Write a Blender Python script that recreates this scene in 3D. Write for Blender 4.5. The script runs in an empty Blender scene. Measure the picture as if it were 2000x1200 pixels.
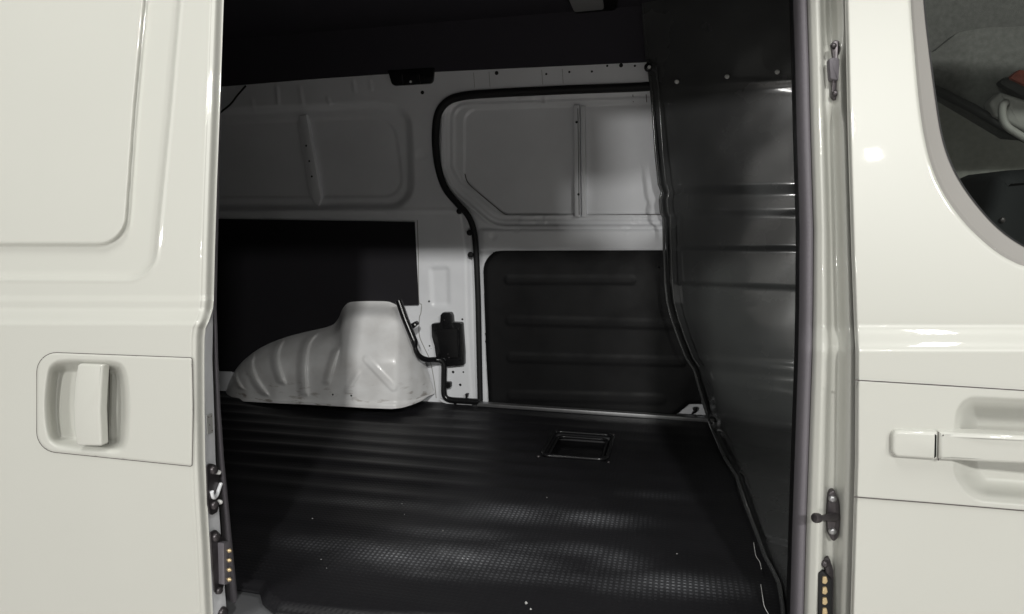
import bpy, bmesh, math, random
import numpy as np
from mathutils import Vector, Matrix
random.seed(4)
S = bpy.context.scene
COL = S.collection

# ------------------------------------------------------------------ camera
F = 1330.0                       # focal length in units of 1/2000 picture width
PSI, TH, RO = math.radians(13.6), math.radians(8.0), 0.012
D, H = 1.15, 0.834               # metres in front of the body side, above the load floor
_fw = np.array([-math.sin(PSI)*math.cos(TH), math.cos(PSI)*math.cos(TH), -math.sin(TH)])
_rt = np.array([math.cos(PSI), math.sin(PSI), 0.0])
_up = np.cross(_rt, _fw)
_r2 = _rt*math.cos(RO) - _up*math.sin(RO)
_u2 = _up*math.cos(RO) + _rt*math.sin(RO)
CAM = np.array([0.0, -D, H])
cd = bpy.data.cameras.new('camera'); co = bpy.data.objects.new('camera', cd); COL.objects.link(co)
cd.sensor_width = 36; cd.lens = 36*F/2000; cd.clip_start = 0.02; cd.clip_end = 200
m = Matrix.Identity(4)
for i in range(3):
    m[i][0], m[i][1], m[i][2], m[i][3] = _r2[i], _u2[i], -_fw[i], CAM[i]
co.matrix_world = m
S.camera = co

# ------------------------------------------------------------------ world + lamps
w = bpy.data.worlds.new('World'); S.world = w; w.use_nodes = True
bg = w.node_tree.nodes['Background']
bg.inputs[0].default_value = (0.95, 0.97, 0.90, 1); bg.inputs[1].default_value = 0.10
def lamp(name, loc, tgt, size, power, col=(1.0, 0.992, 0.952), sy=None):
    l = bpy.data.lights.new(name, 'AREA'); l.energy = power; l.color = col
    l.shape = 'RECTANGLE'; l.size = size; l.size_y = sy or size
    o = bpy.data.objects.new(name, l); COL.objects.link(o)
    o.location = loc
    o.rotation_euler = (Vector(tgt)-Vector(loc)).to_track_quat('-Z', 'Y').to_euler()
    return o
lamp('ceiling_lamp_main', (2.3, -10.0, 5.85), (-0.4, 0.4, 0.6), 0.42, 680, sy=0.42)
lamp('ceiling_lamp_side', (6.2, -9.5, 5.6), (-0.4, 0.4, 0.6), 0.8, 360, sy=0.5)
lamp('wall_lamp', (-4.8, -10.5, 2.25), (0.0, 0.6, 0.8), 0.9, 265, (1.0, 0.99, 0.96), 0.4)
lamp('ceiling_lamp_rear', (-1.3, -1.75, 4.3), (-1.3, -1.65, 0), 0.2, 72, sy=1.3)
lamp('ceiling_lamp_front', (1.5, -1.0, 4.3), (1.5, -0.9, 0), 0.2, 52, sy=1.3)
lamp('spot_lamp', (1.45, -4.0, 2.66), (0.3, 0.1, 0.9), 0.08, 3)
vs = S.view_settings
vs.view_transform = 'Standard'; vs.look = 'None'; vs.exposure = 0.0; vs.gamma = 1.0; vs.use_curve_mapping = False
S.cycles.max_bounces = 8

# ------------------------------------------------------------------ helpers
def PA(px, py, Y):
    """points of the photograph (2000x1200) on planes of depth Y, as world points"""
    px, py, Y = np.broadcast_arrays(np.asarray(px, float), np.asarray(py, float), np.asarray(Y, float))
    d = _fw*F + _r2*(px[..., None]-1000) - _u2*(py[..., None]-600)
    return CAM + d*((Y+D)/d[..., 1])[..., None]
def P(px, py, Y): return Vector(PA(px, py, Y))
def PZ(px, py, z):
    d = _fw*F + _r2*(px-1000) - _u2*(py-600)
    return Vector(CAM + d*((z-H)/d[2]))
def ss(a, b, x):
    t = np.clip((np.asarray(x, float)-a)/(b-a), 0, 1); return t*t*(3-2*t)
def ip(x, xs, ys): return np.interp(x, xs, ys)
def rp(pts, n=7):
    """rounded polygon from (x, y, radius)"""
    out = []; N = len(pts)
    for i in range(N):
        p = np.array(pts[i][:2], float); r = pts[i][2] if len(pts[i]) > 2 else 0
        if r <= 0: out.append(tuple(p)); continue
        a = np.array(pts[i-1][:2], float)-p; b = np.array(pts[(i+1) % N][:2], float)-p
        la, lb = np.linalg.norm(a), np.linalg.norm(b); a /= la; b /= lb
        ang = math.acos(np.clip(a@b, -1, 1)); t = min(r/math.tan(ang/2), la*.49, lb*.49); r = t*math.tan(ang/2)
        c = p+(a+b)/np.linalg.norm(a+b)*r/math.sin(ang/2)
        p0 = p+a*t-c; p1 = p+b*t-c
        a0 = math.atan2(p0[1], p0[0]); a1 = math.atan2(p1[1], p1[0]); da = (a1-a0+math.pi) % (2*math.pi)-math.pi
        for k in range(n+1):
            q = a0+da*k/n; out.append((c[0]+r*math.cos(q), c[1]+r*math.sin(q)))
    return out
def sdp(poly, X, Y):
    """signed distance to polygon, negative inside; also nearest point"""
    best = np.full(X.shape, 1e9); nx = X.copy(); ny = Y.copy(); ins = np.zeros(X.shape, bool)
    n = len(poly)
    for i in range(n):
        x0, y0 = poly[i]; x1, y1 = poly[(i+1) % n]
        ex, ey = x1-x0, y1-y0; L = ex*ex+ey*ey
        if L < 1e-12: continue
        t = np.clip(((X-x0)*ex+(Y-y0)*ey)/L, 0, 1); qx = x0+t*ex; qy = y0+t*ey
        dd = (X-qx)**2+(Y-qy)**2; k = dd < best
        best = np.where(k, dd, best); nx = np.where(k, qx, nx); ny = np.where(k, qy, ny)
        if y0 != y1:
            c = ((Y >= min(y0, y1)) & (Y < max(y0, y1))) & (X < x0+(Y-y0)*ex/ey); ins ^= c
    s = np.sqrt(best); return np.where(ins, -s, s), nx, ny
def sdl(line, X, Y):
    """distance to an open polyline"""
    best = np.full(np.shape(X), 1e9)
    for (x0, y0), (x1, y1) in zip(line[:-1], line[1:]):
        ex, ey = x1-x0, y1-y0; L = ex*ex+ey*ey
        t = np.clip(((X-x0)*ex+(Y-y0)*ey)/L, 0, 1)
        best = np.minimum(best, (X-x0-t*ex)**2+(Y-y0-t*ey)**2)
    return np.sqrt(best)
def crv(pts, n=8):
    """smooth curve through points (any dimension)"""
    p = [np.array(q, float) for q in pts]; p = [2*p[0]-p[1]]+p+[2*p[-1]-p[-2]]; out = []
    for i in range(1, len(p)-2):
        for k in range(n):
            t = k/n
            out.append(tuple(.5*((2*p[i])+(-p[i-1]+p[i+1])*t+(2*p[i-1]-5*p[i]+4*p[i+1]-p[i+2])*t*t+(-p[i-1]+3*p[i]-3*p[i+1]+p[i+2])*t**3)))
    out.append(tuple(p[-2])); return out
def link(name, me, mat, parent=None, smooth=True):
    o = bpy.data.objects.new(name, me); COL.objects.link(o)
    if mat: me.materials.append(mat)
    if smooth: me.polygons.foreach_set('use_smooth', [True]*len(me.polygons))
    if parent: o.parent = parent
    return o
def mesh(name, v, f, mat, parent=None, smooth=True):
    me = bpy.data.meshes.new(name); me.from_pydata([tuple(a) for a in v], [], f); me.update()
    return link(name, me, mat, parent, smooth)
def autosmooth(o, deg=35):
    me = o.data; bm = bmesh.new(); bm.from_mesh(me)
    for e in bm.edges:
        e.smooth = not (len(e.link_faces) == 2 and e.calc_face_angle(0) > math.radians(deg))
    bm.to_mesh(me); bm.free(); return o
def fixn(o, toward=None):
    bm = bmesh.new(); bm.from_mesh(o.data); bmesh.ops.recalc_face_normals(bm, faces=bm.faces)
    bm.to_mesh(o.data); bm.free(); return o
def gridmesh(name, pts, mat, parent, keep=None, thick=0.0):
    nr, nc = pts.shape[:2]; v = pts.reshape(-1, 3); f = []
    for i in range(nr-1):
        for j in range(nc-1):
            if keep is None or keep[i, j]:
                a = i*nc+j; f.append((a, a+1, a+nc+1, a+nc))
    used = np.zeros(len(v), int); used[np.array(f).ravel()] = 1
    idx = np.cumsum(used)-1
    v2 = v[used == 1]; f = [tuple(int(idx[k]) for k in q) for q in f]
    o = mesh(name, v2, f, mat, parent)
    if thick:
        md = o.modifiers.new('thickness', 'SOLIDIFY'); md.thickness = thick; md.offset = -1
    return o
def holegrid(px, py, holes, cell):
    """snap grid nodes onto hole outlines and tell which cells stay; holes = [(poly, keep_inside)]"""
    keep = np.ones((px.shape[0]-1, px.shape[1]-1), bool)
    for poly, inside in holes:
        s, nx, ny = sdp(poly, px, py); k = np.abs(s) < cell*0.62
        px = np.where(k, nx, px); py = np.where(k, ny, py)
        cx = (px[:-1, :-1]+px[1:, 1:]+px[:-1, 1:]+px[1:, :-1])/4; cy = (py[:-1, :-1]+py[1:, 1:]+py[:-1, 1:]+py[1:, :-1])/4
        s, _, _ = sdp(poly, cx, cy)
        keep &= (s < 0) if inside else (s > 0)
    return px, py, keep
def slab(name, poly, Y, thick, mat, parent, bevel=0.0, seg=2):
    """plate cut to an outline, front face at depth Y (number or function), thickness going deeper"""
    Yf = Y if callable(Y) else (lambda x, y: Y)
    fr = [P(x, y, Yf(x, y)) for x, y in poly]; bk = [p+Vector((0, thick, 0)) for p in fr]; n = len(poly)
    bm = bmesh.new(); a = [bm.verts.new(p) for p in fr]; b = [bm.verts.new(p) for p in bk]
    ff = bm.faces.new(a); bm.faces.new(b[::-1])
    for i in range(n): bm.faces.new((a[i], b[i], b[(i+1) % n], a[(i+1) % n]))
    bmesh.ops.recalc_face_normals(bm, faces=bm.faces)
    if bevel: bmesh.ops.bevel(bm, geom=list(ff.edges), offset=bevel, segments=seg, affect='EDGES', profile=.5)
    me = bpy.data.meshes.new(name); bm.to_mesh(me); bm.free()
    return autosmooth(link(name, me, mat, parent), 40)
def box(name, lo, hi, mat, parent, bevel=0.0):
    bm = bmesh.new(); bmesh.ops.create_cube(bm, size=1)
    for v in bm.verts: v.co = Vector([(lo[i]+hi[i])/2+v.co[i]*(hi[i]-lo[i]) for i in range(3)])
    if bevel: bmesh.ops.bevel(bm, geom=list(bm.edges), offset=bevel, segments=2, affect='EDGES', profile=.5)
    me = bpy.data.meshes.new(name); bm.to_mesh(me); bm.free()
    return autosmooth(link(name, me, mat, parent), 40)
def tube(name, pts, r, mat, parent=None, n=8, cap=True):
    pts = [Vector(p) for p in pts]; N = len(pts); R = r if hasattr(r, '__len__') else [r]*N
    v = []; f = []; ref = None
    for i, p in enumerate(pts):
        t = (pts[min(i+1, N-1)]-pts[max(i-1, 0)]).normalized()
        if ref is None: ref = t.orthogonal().normalized()
        ref = (ref-t*ref.dot(t)).normalized(); b = t.cross(ref)
        for k in range(n):
            a = 2*math.pi*k/n; v.append(p+(ref*math.cos(a)+b*math.sin(a))*R[i])
    for i in range(N-1):
        for k in range(n): f.append((i*n+k, i*n+(k+1) % n, (i+1)*n+(k+1) % n, (i+1)*n+k))
    if cap: f += [tuple(range(n))[::-1], tuple(range((N-1)*n, N*n))]
    return fixn(autosmooth(mesh(name, v, f, mat, parent), 60))
def ribbon(name, line, Y, wpx, mat, parent, lift=0.001):
    """thin strip laid along a line, width in picture units"""
    Yf = Y if callable(Y) else (lambda x, y: Y)
    v = []; N = len(line)
    for i, (x, y) in enumerate(line):
        a = line[max(i-1, 0)]; b = line[min(i+1, N-1)]; tx, ty = b[0]-a[0], b[1]-a[1]; L = math.hypot(tx, ty) or 1
        nx, ny = -ty/L*wpx/2, tx/L*wpx/2; yy = Yf(x, y)-lift
        v += [P(x+nx, y+ny, yy), P(x-nx, y-ny, yy), P(x-nx, y-ny, yy+.004), P(x+nx, y+ny, yy+.004)]
    f = []
    for i in range(N-1):
        for k in range(4): f.append((4*i+k, 4*i+(k+1) % 4, 4*i+4+(k+1) % 4, 4*i+4+k))
    f += [(0, 1, 2, 3), (4*N-4, 4*N-3, 4*N-2, 4*N-1)]
    return fixn(mesh(name, v, f, mat, parent, False))
def stud(name, p, r, h, mat, parent, ax=(0, -1, 0), n=12, dome=0.5):
    """small round head: rivet, bolt, plug"""
    a = Vector(ax).normalized(); u = a.orthogonal().normalized(); w_ = a.cross(u); v = []; f = []
    prof = [(1, -.3), (1, dome*.5), (.8, .85), (.4, 1.0)]
    for rr, hh in prof:
        for k in range(n):
            q = 2*math.pi*k/n; v.append(Vector(p)+(u*math.cos(q)+w_*math.sin(q))*r*rr+a*h*hh)
    for i in range(3):
        for k in range(n): f.append((i*n+k, i*n+(k+1) % n, (i+1)*n+(k+1) % n, (i+1)*n+k))
    f.append(tuple(range(3*n, 4*n)))
    return fixn(mesh(name, v, f, mat, parent))

# ------------------------------------------------------------------ materials
def mat(name, col, rough=.5, metal=0, coat=0, spec=.5, bump=0, bscale=60, var=0, vscale=4, col2=None, rvar=0, croug=.05):
    m = bpy.data.materials.new(name); m.use_nodes = True; nt = m.node_tree; b = nt.nodes['Principled BSDF']
    b.inputs['Base Color'].default_value = (*col, 1); b.inputs['Roughness'].default_value = rough
    b.inputs['Metallic'].default_value = metal; b.inputs['Coat Weight'].default_value = coat
    b.inputs['Coat Roughness'].default_value = croug; b.inputs['Specular IOR Level'].default_value = spec
    tc = nt.nodes.new('ShaderNodeTexCoord')
    def noise(sc, det=4):
        n = nt.nodes.new('ShaderNodeTexNoise'); n.inputs['Scale'].default_value = sc; n.inputs['Detail'].default_value = det
        nt.links.new(tc.outputs['Object'], n.inputs['Vector']); return n
    if bump:
        n = noise(bscale, 2); bp = nt.nodes.new('ShaderNodeBump'); bp.inputs['Strength'].default_value = 1; bp.inputs['Distance'].default_value = bump
        nt.links.new(n.outputs['Fac'], bp.inputs['Height']); nt.links.new(bp.outputs['Normal'], b.inputs['Normal'])
    if var or col2:
        n = noise(vscale, 6); r = nt.nodes.new('ShaderNodeMapRange'); r.inputs['From Min'].default_value = .35; r.inputs['From Max'].default_value = .7
        nt.links.new(n.outputs['Fac'], r.inputs['Value'])
        mx = nt.nodes.new('ShaderNodeMix'); mx.data_type = 'RGBA'
        c2 = col2 or tuple(c*(1-var) for c in col)
        mx.inputs['A'].default_value = (*col, 1); mx.inputs['B'].default_value = (*c2, 1)
        nt.links.new(r.outputs['Result'], mx.inputs['Factor']); nt.links.new(mx.outputs['Result'], b.inputs['Base Color'])
    if rvar:
        n = noise(vscale*1.7, 5); r = nt.nodes.new('ShaderNodeMapRange'); r.inputs['From Min'].default_value = .3; r.inputs['From Max'].default_value = .7
        r.inputs['To Min'].default_value = rough-rvar; r.inputs['To Max'].default_value = rough+rvar
        nt.links.new(n.outputs['Fac'], r.inputs['Value']); nt.links.new(r.outputs['Result'], b.inputs['Roughness'])
    return m
WHITE = mat('white_paint', (.512, .513, .475), .42, coat=.7, bump=.00002, bscale=260, var=.03, vscale=1.5, croug=.035)
INWHITE = mat('interior_white_paint', (.775, .785, .815), .34, coat=.15, bump=.0002, bscale=160, var=.08, vscale=5)
HEADL = mat('black_headliner', (.046, .043, .052), .95, spec=.1, bump=.001, bscale=500)
BOARD = mat('black_board', (.019, .018, .021), .85, spec=.15, var=.1, vscale=200, bump=.0003, bscale=500)
TRIM = mat('black_moulded_trim', (.0036, .0035, .0041), .62, spec=.25, bump=.0004, bscale=400, rvar=.12, vscale=6)
BULK = mat('black_bulkhead_plastic', (.070, .072, .073), .24, spec=.5, coat=.7, croug=.10, bump=.00015, bscale=300, rvar=.08, vscale=3, var=.25)
RUBBER = mat('dark_seal_rubber', (.012, .012, .013), .6, spec=.3)
GRUB = mat('grey_seal_rubber', (.15, .14, .155), .6, spec=.3, bump=.0004, bscale=300)
GAP = mat('gap_dark', (.10, .09, .088), .9, spec=.1)  # dark grey for small marks and for shade painted into panel gaps
BPLAS = mat('black_glossy_plastic', (.008, .008, .009), .25, spec=.5)
DMET = mat('dark_zinc_metal', (.10, .09, .095), .38, metal=.7, var=.4, vscale=40)
ALU = mat('aluminium_sill', (.42, .42, .43), .38, metal=.9, var=.2, vscale=30)
GOLD = mat('brass_contact', (.58, .45, .26), .4, metal=.6)
PINWH = mat('pale_plastic_pin', (.72, .72, .71), .4)
BEZEL = mat('window_bezel_paint', (.26, .25, .237), .45)
LENS = mat('lamp_lens', (.27, .27, .27), .35)
GREYTR = mat('grey_cab_trim', (.30, .295, .285), .6, bump=.0004, bscale=400)
GREEN = mat('cab_grey_green_lining', (.30, .31, .285), .85, bump=.0006, bscale=500, var=.15, vscale=60)
DARKCAB = mat('cab_dark_lining', (.10, .10, .096), .9, bump=.0008, bscale=400, var=.3, vscale=80)
RED = mat('red_trim', (.24, .05, .03), .7, var=.4, vscale=90)
SEATM = mat('black_seat_fabric', (.010, .011, .013), .75, spec=.2)
STICK = mat('grey_sticker', (.42, .42, .41), .4)
SILLM = mat('grey_sill_plastic', (.11, .112, .118), .5, bump=.0003, bscale=300)
CABGREY = mat('cab_grey_plastic', (.22, .215, .21), .55)
CONC = mat('concrete_floor', (.60, .575, .56), .35, var=.12, vscale=3)
GLASS = bpy.data.materials.new('window_glass'); GLASS.use_nodes = True
_nt = GLASS.node_tree; _nt.nodes.clear(); _o = _nt.nodes.new('ShaderNodeOutputMaterial'); _m = _nt.nodes.new('ShaderNodeMixShader')
_t = _nt.nodes.new('ShaderNodeBsdfTransparent'); _t.inputs[0].default_value = (.93, .95, .93, 1)
_g = _nt.nodes.new('ShaderNodeBsdfGlossy'); _g.inputs['Roughness'].default_value = .01
_f = _nt.nodes.new('ShaderNodeFresnel'); _f.inputs[0].default_value = 1.45
_nt.links.new(_f.outputs[0], _m.inputs[0]); _nt.links.new(_t.outputs[0], _m.inputs[1]); _nt.links.new(_g.outputs[0], _m.inputs[2]); _nt.links.new(_m.outputs[0], _o.inputs[0])

def mat_mat():
    """ribbed rubber mat: waffle stipple, dust, floor glints painted in as paler glossy patches"""
    m = mat('rubber_mat', (.008, .008, .010), .5, spec=.9); nt = m.node_tree; b = nt.nodes['Principled BSDF']; L = nt.links.new
    tc = nt.nodes.new('ShaderNodeTexCoord'); sp = nt.nodes.new('ShaderNodeSeparateXYZ'); L(tc.outputs['Object'], sp.inputs[0])
    def mth(op, a, b_=None):
        n = nt.nodes.new('ShaderNodeMath'); n.operation = op
        for i, q in enumerate((a, b_)):
            if q is None: continue
            if isinstance(q, (int, float)): n.inputs[i].default_value = q
            else: L(q, n.inputs[i])
        return n.outputs[0]
    k = 2*math.pi/.0125
    sx = mth('SINE', mth('MULTIPLY', sp.outputs[0], k)); sy = mth('SINE', mth('MULTIPLY', sp.outputs[1], k))
    wf = mth('SMOOTH_MAX', sx, sy) if False else mth('MINIMUM', mth('MAXIMUM', sx, sy), .55)
    bp = nt.nodes.new('ShaderNodeBump'); bp.inputs['Distance'].default_value = .0016
    L(wf, bp.inputs['Height']); 
    def noise(sc, det, stretch=(1, 1, 1)):
        mp = nt.nodes.new('ShaderNodeMapping'); mp.inputs['Scale'].default_value = stretch; L(tc.outputs['Object'], mp.inputs[0])
        n = nt.nodes.new('ShaderNodeTexNoise'); n.inputs['Scale'].default_value = sc; n.inputs['Detail'].default_value = det; L(mp.outputs[0], n.inputs['Vector']); return n.outputs['Fac']
    bp2 = nt.nodes.new('ShaderNodeBump'); bp2.inputs['Distance'].default_value = .0002; L(noise(260, 3), bp2.inputs['Height']); L(bp.outputs[0], bp2.inputs['Normal'])
    L(bp2.outputs[0], b.inputs['Normal'])
    at = nt.nodes.new('ShaderNodeAttribute'); at.attribute_name = 'painted_glint'
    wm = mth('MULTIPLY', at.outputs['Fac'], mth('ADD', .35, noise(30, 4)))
    def rng_(o0, o1, sock):
        r = nt.nodes.new('ShaderNodeMapRange'); L(wm, r.inputs[0]); r.inputs['To Min'].default_value = o0; r.inputs['To Max'].default_value = o1; L(r.outputs[0], sock)
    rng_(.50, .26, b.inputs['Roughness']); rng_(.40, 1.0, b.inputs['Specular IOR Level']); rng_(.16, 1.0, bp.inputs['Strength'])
    mx = nt.nodes.new('ShaderNodeMix'); mx.data_type = 'RGBA'; mx.inputs['A'].default_value = (.006, .006, .0075, 1); mx.inputs['B'].default_value = (.013, .0125, .0145, 1)
    L(noise(5, 8), mx.inputs['Factor'])
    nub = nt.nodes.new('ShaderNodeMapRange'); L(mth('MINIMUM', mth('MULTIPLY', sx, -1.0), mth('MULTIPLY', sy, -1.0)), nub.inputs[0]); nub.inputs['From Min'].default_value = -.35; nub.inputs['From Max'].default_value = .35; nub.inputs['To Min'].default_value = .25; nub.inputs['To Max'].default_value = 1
    mw = nt.nodes.new('ShaderNodeMix'); mw.data_type = 'RGBA'; mw.inputs['B'].default_value = (.20, .205, .222, 1)  # pale grey of the glints, mixed into the rubber colour
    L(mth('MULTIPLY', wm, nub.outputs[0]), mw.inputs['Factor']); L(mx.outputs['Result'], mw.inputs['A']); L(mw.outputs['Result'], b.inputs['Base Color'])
    return m
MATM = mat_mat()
def arch_mat():
    """white paint with scuffs and grime that gathers in smears"""
    m = mat('scuffed_white_paint', (.72, .71, .69), .3, coat=.3); nt = m.node_tree; b = nt.nodes['Principled BSDF']; L = nt.links.new
    tc = nt.nodes.new('ShaderNodeTexCoord')
    def nz(sc, det, st, lo, hi):
        mp = nt.nodes.new('ShaderNodeMapping'); mp.inputs['Scale'].default_value = st; mp.inputs['Rotation'].default_value = (0, .35, 0); L(tc.outputs['Object'], mp.inputs[0])
        n = nt.nodes.new('ShaderNodeTexNoise'); n.inputs['Scale'].default_value = sc; n.inputs['Detail'].default_value = det; L(mp.outputs[0], n.inputs['Vector'])
        r = nt.nodes.new('ShaderNodeMapRange'); r.inputs['From Min'].default_value = lo; r.inputs['From Max'].default_value = hi; L(n.outputs['Fac'], r.inputs[0]); return r.outputs[0]
    sp = nt.nodes.new('ShaderNodeSeparateXYZ'); L(tc.outputs['Object'], sp.inputs[0])
    lo = nt.nodes.new('ShaderNodeMapRange'); lo.inputs['From Min'].default_value = .17; lo.inputs['From Max'].default_value = .0; L(sp.outputs[2], lo.inputs[0])
    a = nz(14, 9, (1, 1, 3.5), .59, .70); c = nz(7, 6, (1, 1, 1.5), .40, .75)
    mu = nt.nodes.new('ShaderNodeMath'); mu.operation = 'MULTIPLY'; L(a, mu.inputs[0]); L(lo.outputs[0], mu.inputs[1])
    mu2 = nt.nodes.new('ShaderNodeMath'); mu2.operation = 'MULTIPLY'; L(c, mu2.inputs[0]); mu2.inputs[1].default_value = .30
    ad = nt.nodes.new('ShaderNodeMath'); ad.operation = 'ADD'; ad.use_clamp = True; L(mu.outputs[0], ad.inputs[0]); L(mu2.outputs[0], ad.inputs[1])
    mx = nt.nodes.new('ShaderNodeMix'); mx.data_type = 'RGBA'; mx.inputs['A'].default_value = (.84, .84, .845, 1); mx.inputs['B'].default_value = (.30, .26, .23, 1)
    L(ad.outputs[0], mx.inputs['Factor']); L(mx.outputs['Result'], b.inputs['Base Color'])
    return m
ARCHM = arch_mat()

# ------------------------------------------------------------------ setting
gm = mesh('ground', [(-30, -30, -.62), (30, -30, -.62), (30, 30, -.62), (-30, 30, -.62)], [(0, 1, 2, 3)], CONC, None, False)
gm['kind'] = 'structure'

van = bpy.data.objects.new('cargo_van', None); COL.objects.link(van)
van['label'] = 'white cargo van with its side door slid open on a dark load bay'
van['category'] = 'van'

YW = 1.62                                        # far side wall
def yb(py, b0, b1):
    """body side profile: shoulder crease at b0..b1, leaning inward above it"""
    py = np.asarray(py, float)
    up_ = ss(b1, b0, py)*.031 + np.clip((b0-py)/650., 0, 2)**1.25*.085
    dn = np.clip((py-b1)/600., 0, 2)**2*.03
    return up_+dn

# ---- shell that keeps the load bay dark
box('roof_panel', (-3.2, .10, 1.635), (1.9, 1.80, 1.67), WHITE, van)
hl = box('headliner', (-3.15, .12, 1.60), (.72, 1.76, 1.63), HEADL, van)
box('door_header', (-1.2, .06, 1.345), (.5, .118, 1.67), WHITE, van, .01)
box('quarter_panel', (-3.2, .07, -.45), (-.99, .11, 1.66), WHITE, van)
box('outer_side_panel', (-3.2, 1.76, -.45), (1.9, 1.80, 1.634), WHITE, van)
box('rear_door', (-3.24, .06, -.45), (-3.2, 1.82, 1.67), WHITE, van)
box('floor_pan', (-3.2, .02, -.10), (.42, 1.78, -.045), DMET, van)
box('side_sill', (-3.1, -.005, -.45), (1.9, .10, -.10), WHITE, van, .01)

# interior roof lamp
lm = slab('interior_lamp', rp([(1095, -30, 4), (1215, -32, 4), (1200, 22, 8), (1122, 27, 8)]), 1.0, .02, TRIM, van)
def zslab(name, pts, z, th, mt, parent):
    a = [PZ(x, y, z) for x, y in pts]; b_ = [p+Vector((0, 0, th)) for p in a]; n = len(a)
    f = [tuple(range(n)), tuple(range(2*n-1, n-1, -1))]+[(i, n+i, n+(i+1) % n, (i+1) % n) for i in range(n)]
    return fixn(mesh(name, a+b_, f, mt, parent, False))
bpy.data.objects.remove(lm)
lm = zslab('interior_lamp', rp([(1085, -35, 6), (1215, -38, 6), (1203, 20, 6), (1125, 27, 6)], 4), 1.588, .02, TRIM, hl)
lm2 = zslab('lamp_lens', rp([(1098, -30, 5), (1172, -32, 5), (1180, 19, 5), (1122, 24, 5)], 4), 1.582, .01, LENS, hl)

# ------------------------------------------------------------------ far side wall
seal_px = crv([(1330, 163), (1255, 170), (1100, 176), (960, 183), (905, 188), (875, 198), (857, 220), (851, 255), (852, 300), (859, 340), (872, 372), (895, 400), (913, 420), (924, 445), (929, 480), (932, 540), (934, 600), (936, 700), (938, 790)], 6)
dooropen = [(x, y) for x, y in seal_px]+[(938, 840), (1480, 850), (1480, 150)]
gx = np.arange(360, 960, 3.0); gy = np.arange(100, 840, 3.0)
# full wall grid
gx = np.arange(380, 1420, 3.2); gy = np.arange(96, 835, 3.2)
px, py = np.meshgrid(gx, gy)
roofline = [(380, 172), (430, 169), (600, 155), (757, 144), (830, 143), (850, 140), (1000, 133), (1260, 121), (1420, 113)]
px, py, keep = holegrid(px, py, [(dooropen, False)], 3.2)
Yw = np.full(px.shape, YW)
up_poly = rp([(300, 222, 30), (735, 203, 55), (800, 215, 55), (806, 405, 45), (300, 412, 30)])
s, _, _ = sdp(up_poly, px, py)
Yw += ss(6, -10, s)*.028
in_poly = rp([(300, 245, 20), (770, 228, 45), (790, 385, 35), (300, 387, 20)])
s2, _, _ = sdp(in_poly, px, py)
Yw += ss(1.5, -2.5, s2)*.006
# roll under the roof rail
Yw += ss(0, 1, (py-ip(px, [380, 757, 1260, 1420], [187, 160, 142, 135]))/6)*0
Yw -= ss(420, 410, py)*ss(405, 412, py)*.004
# soft vertical pressing on the pillar, raised plate, dimple
Yw -= ss(820, 826, px)*ss(906, 896, px)*ss(505, 530, py)*ss(672, 640, py)*.0
s3, _, _ = sdp(rp([(838, 522, 8), (878, 520, 8), (880, 598, 8), (842, 600, 8)]), px, py); Yw += ss(2, -8, s3)*.008
s4, _, _ = sdp(rp([(898, 380, 5), (940, 440, 5), (940, 800, 5), (926, 800, 5), (915, 640, 5), (912, 500, 10)]), px, py); Yw += ss(4, -10, s4)*.02
dmp = np.hypot(px-823, py-303); Yw += ss(11, 8, dmp)*.004
for ln in ([(492, 195), (497, 218)], [(540, 172), (544, 205)], [(640, 190), (644, 206)], [(586, 172), (590, 203)], [(690, 160), (693, 178)], [(722, 158), (725, 176)]):
    Yw -= ss(4, 1, sdl(ln, px, py))*.005
side = gridmesh('side_wall', PA(px, py, Yw), INWHITE, van, keep)
# low jamb that the seal sits on, seams
seal = tube('door_seal', [P(x, y, YW-.004) for x, y in seal_px], [ip(i, [0, 40, 70, 110], [.0175, .0175, .0135, .0125]) for i in range(len(seal_px))], RUBBER, van)
# roof edge strip: the headliner's turned-down edge
hp = [(360, 40)]+[(1440, 0)]+[(x, y) for x, y in roofline[::-1]]+[(360, 174)]
slab('headliner_edge', hp, YW-.012, .01, HEADL, hl)
brk = slab('rail_bracket', rp([(757, 138, 2), (848, 132, 2), (845, 163, 9), (766, 168, 9)]), YW-.02, .012, BPLAS, side, .002)
stud('bracket_bolt', P(802, 160, YW-.021), .005, .004, PINWH, side)
for a, b_ in (((785, 146), (787, 164)), ((818, 144), (821, 163))):
    tube('bracket_rib', [P(*a, YW-.021), P(*b_, YW-.021)], .0018, DMET, side, 6)
for x, y, r in ((825, 181, .008), (970, 143, .008), (1067, 145, .0045), (1112, 141, .0045), (1156, 140, .0045), (1186, 129, .0045), (1213, 128, .008), (1240, 129, .0045)):
    stud('hole_plug', P(x, y, YW), r, .0015, RUBBER, side)
for x, y in ((897, 413), (917, 455), (919, 498)):
    stud('rubber_plug', P(x, y, YW-.004), .0125, .008, RUBBER, side)
for x, y, r in ((838, 589, .0045), (903, 624, .0045), (839, 676, .004), (837, 684, .0015), (842, 681, .0015), (885, 727, .006), (905, 727, .004), (899, 752, .006)):
    stud('hole_plug', P(x, y, YW), r, .001, RUBBER, side)
for ln in ([(925, 142), (927, 172)], [(955, 140), (957, 170)], [(1058, 137), (1060, 165)], [(1098, 135), (1100, 163)]):
    ribbon('panel_seam', ln, YW, .9, GREYTR, side, .0006)
# sloping stiffener in the rear recess
rb_ = slab('stiffener_rib', [(584, 226), (598, 224), (627, 388), (622, 402), (612, 398)], YW+.012, .03, INWHITE, side, .004)
rb2 = slab('stiffener_channel', [(580, 240), (585, 228), (613, 388), (606, 388)], YW+.022, .02, INWHITE, side, .002)
for x, y in ((598, 285), (604, 315), (609, 345)): stud('hole_plug', P(x, y, YW+.012), .0045, .001, RUBBER, side)
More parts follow.
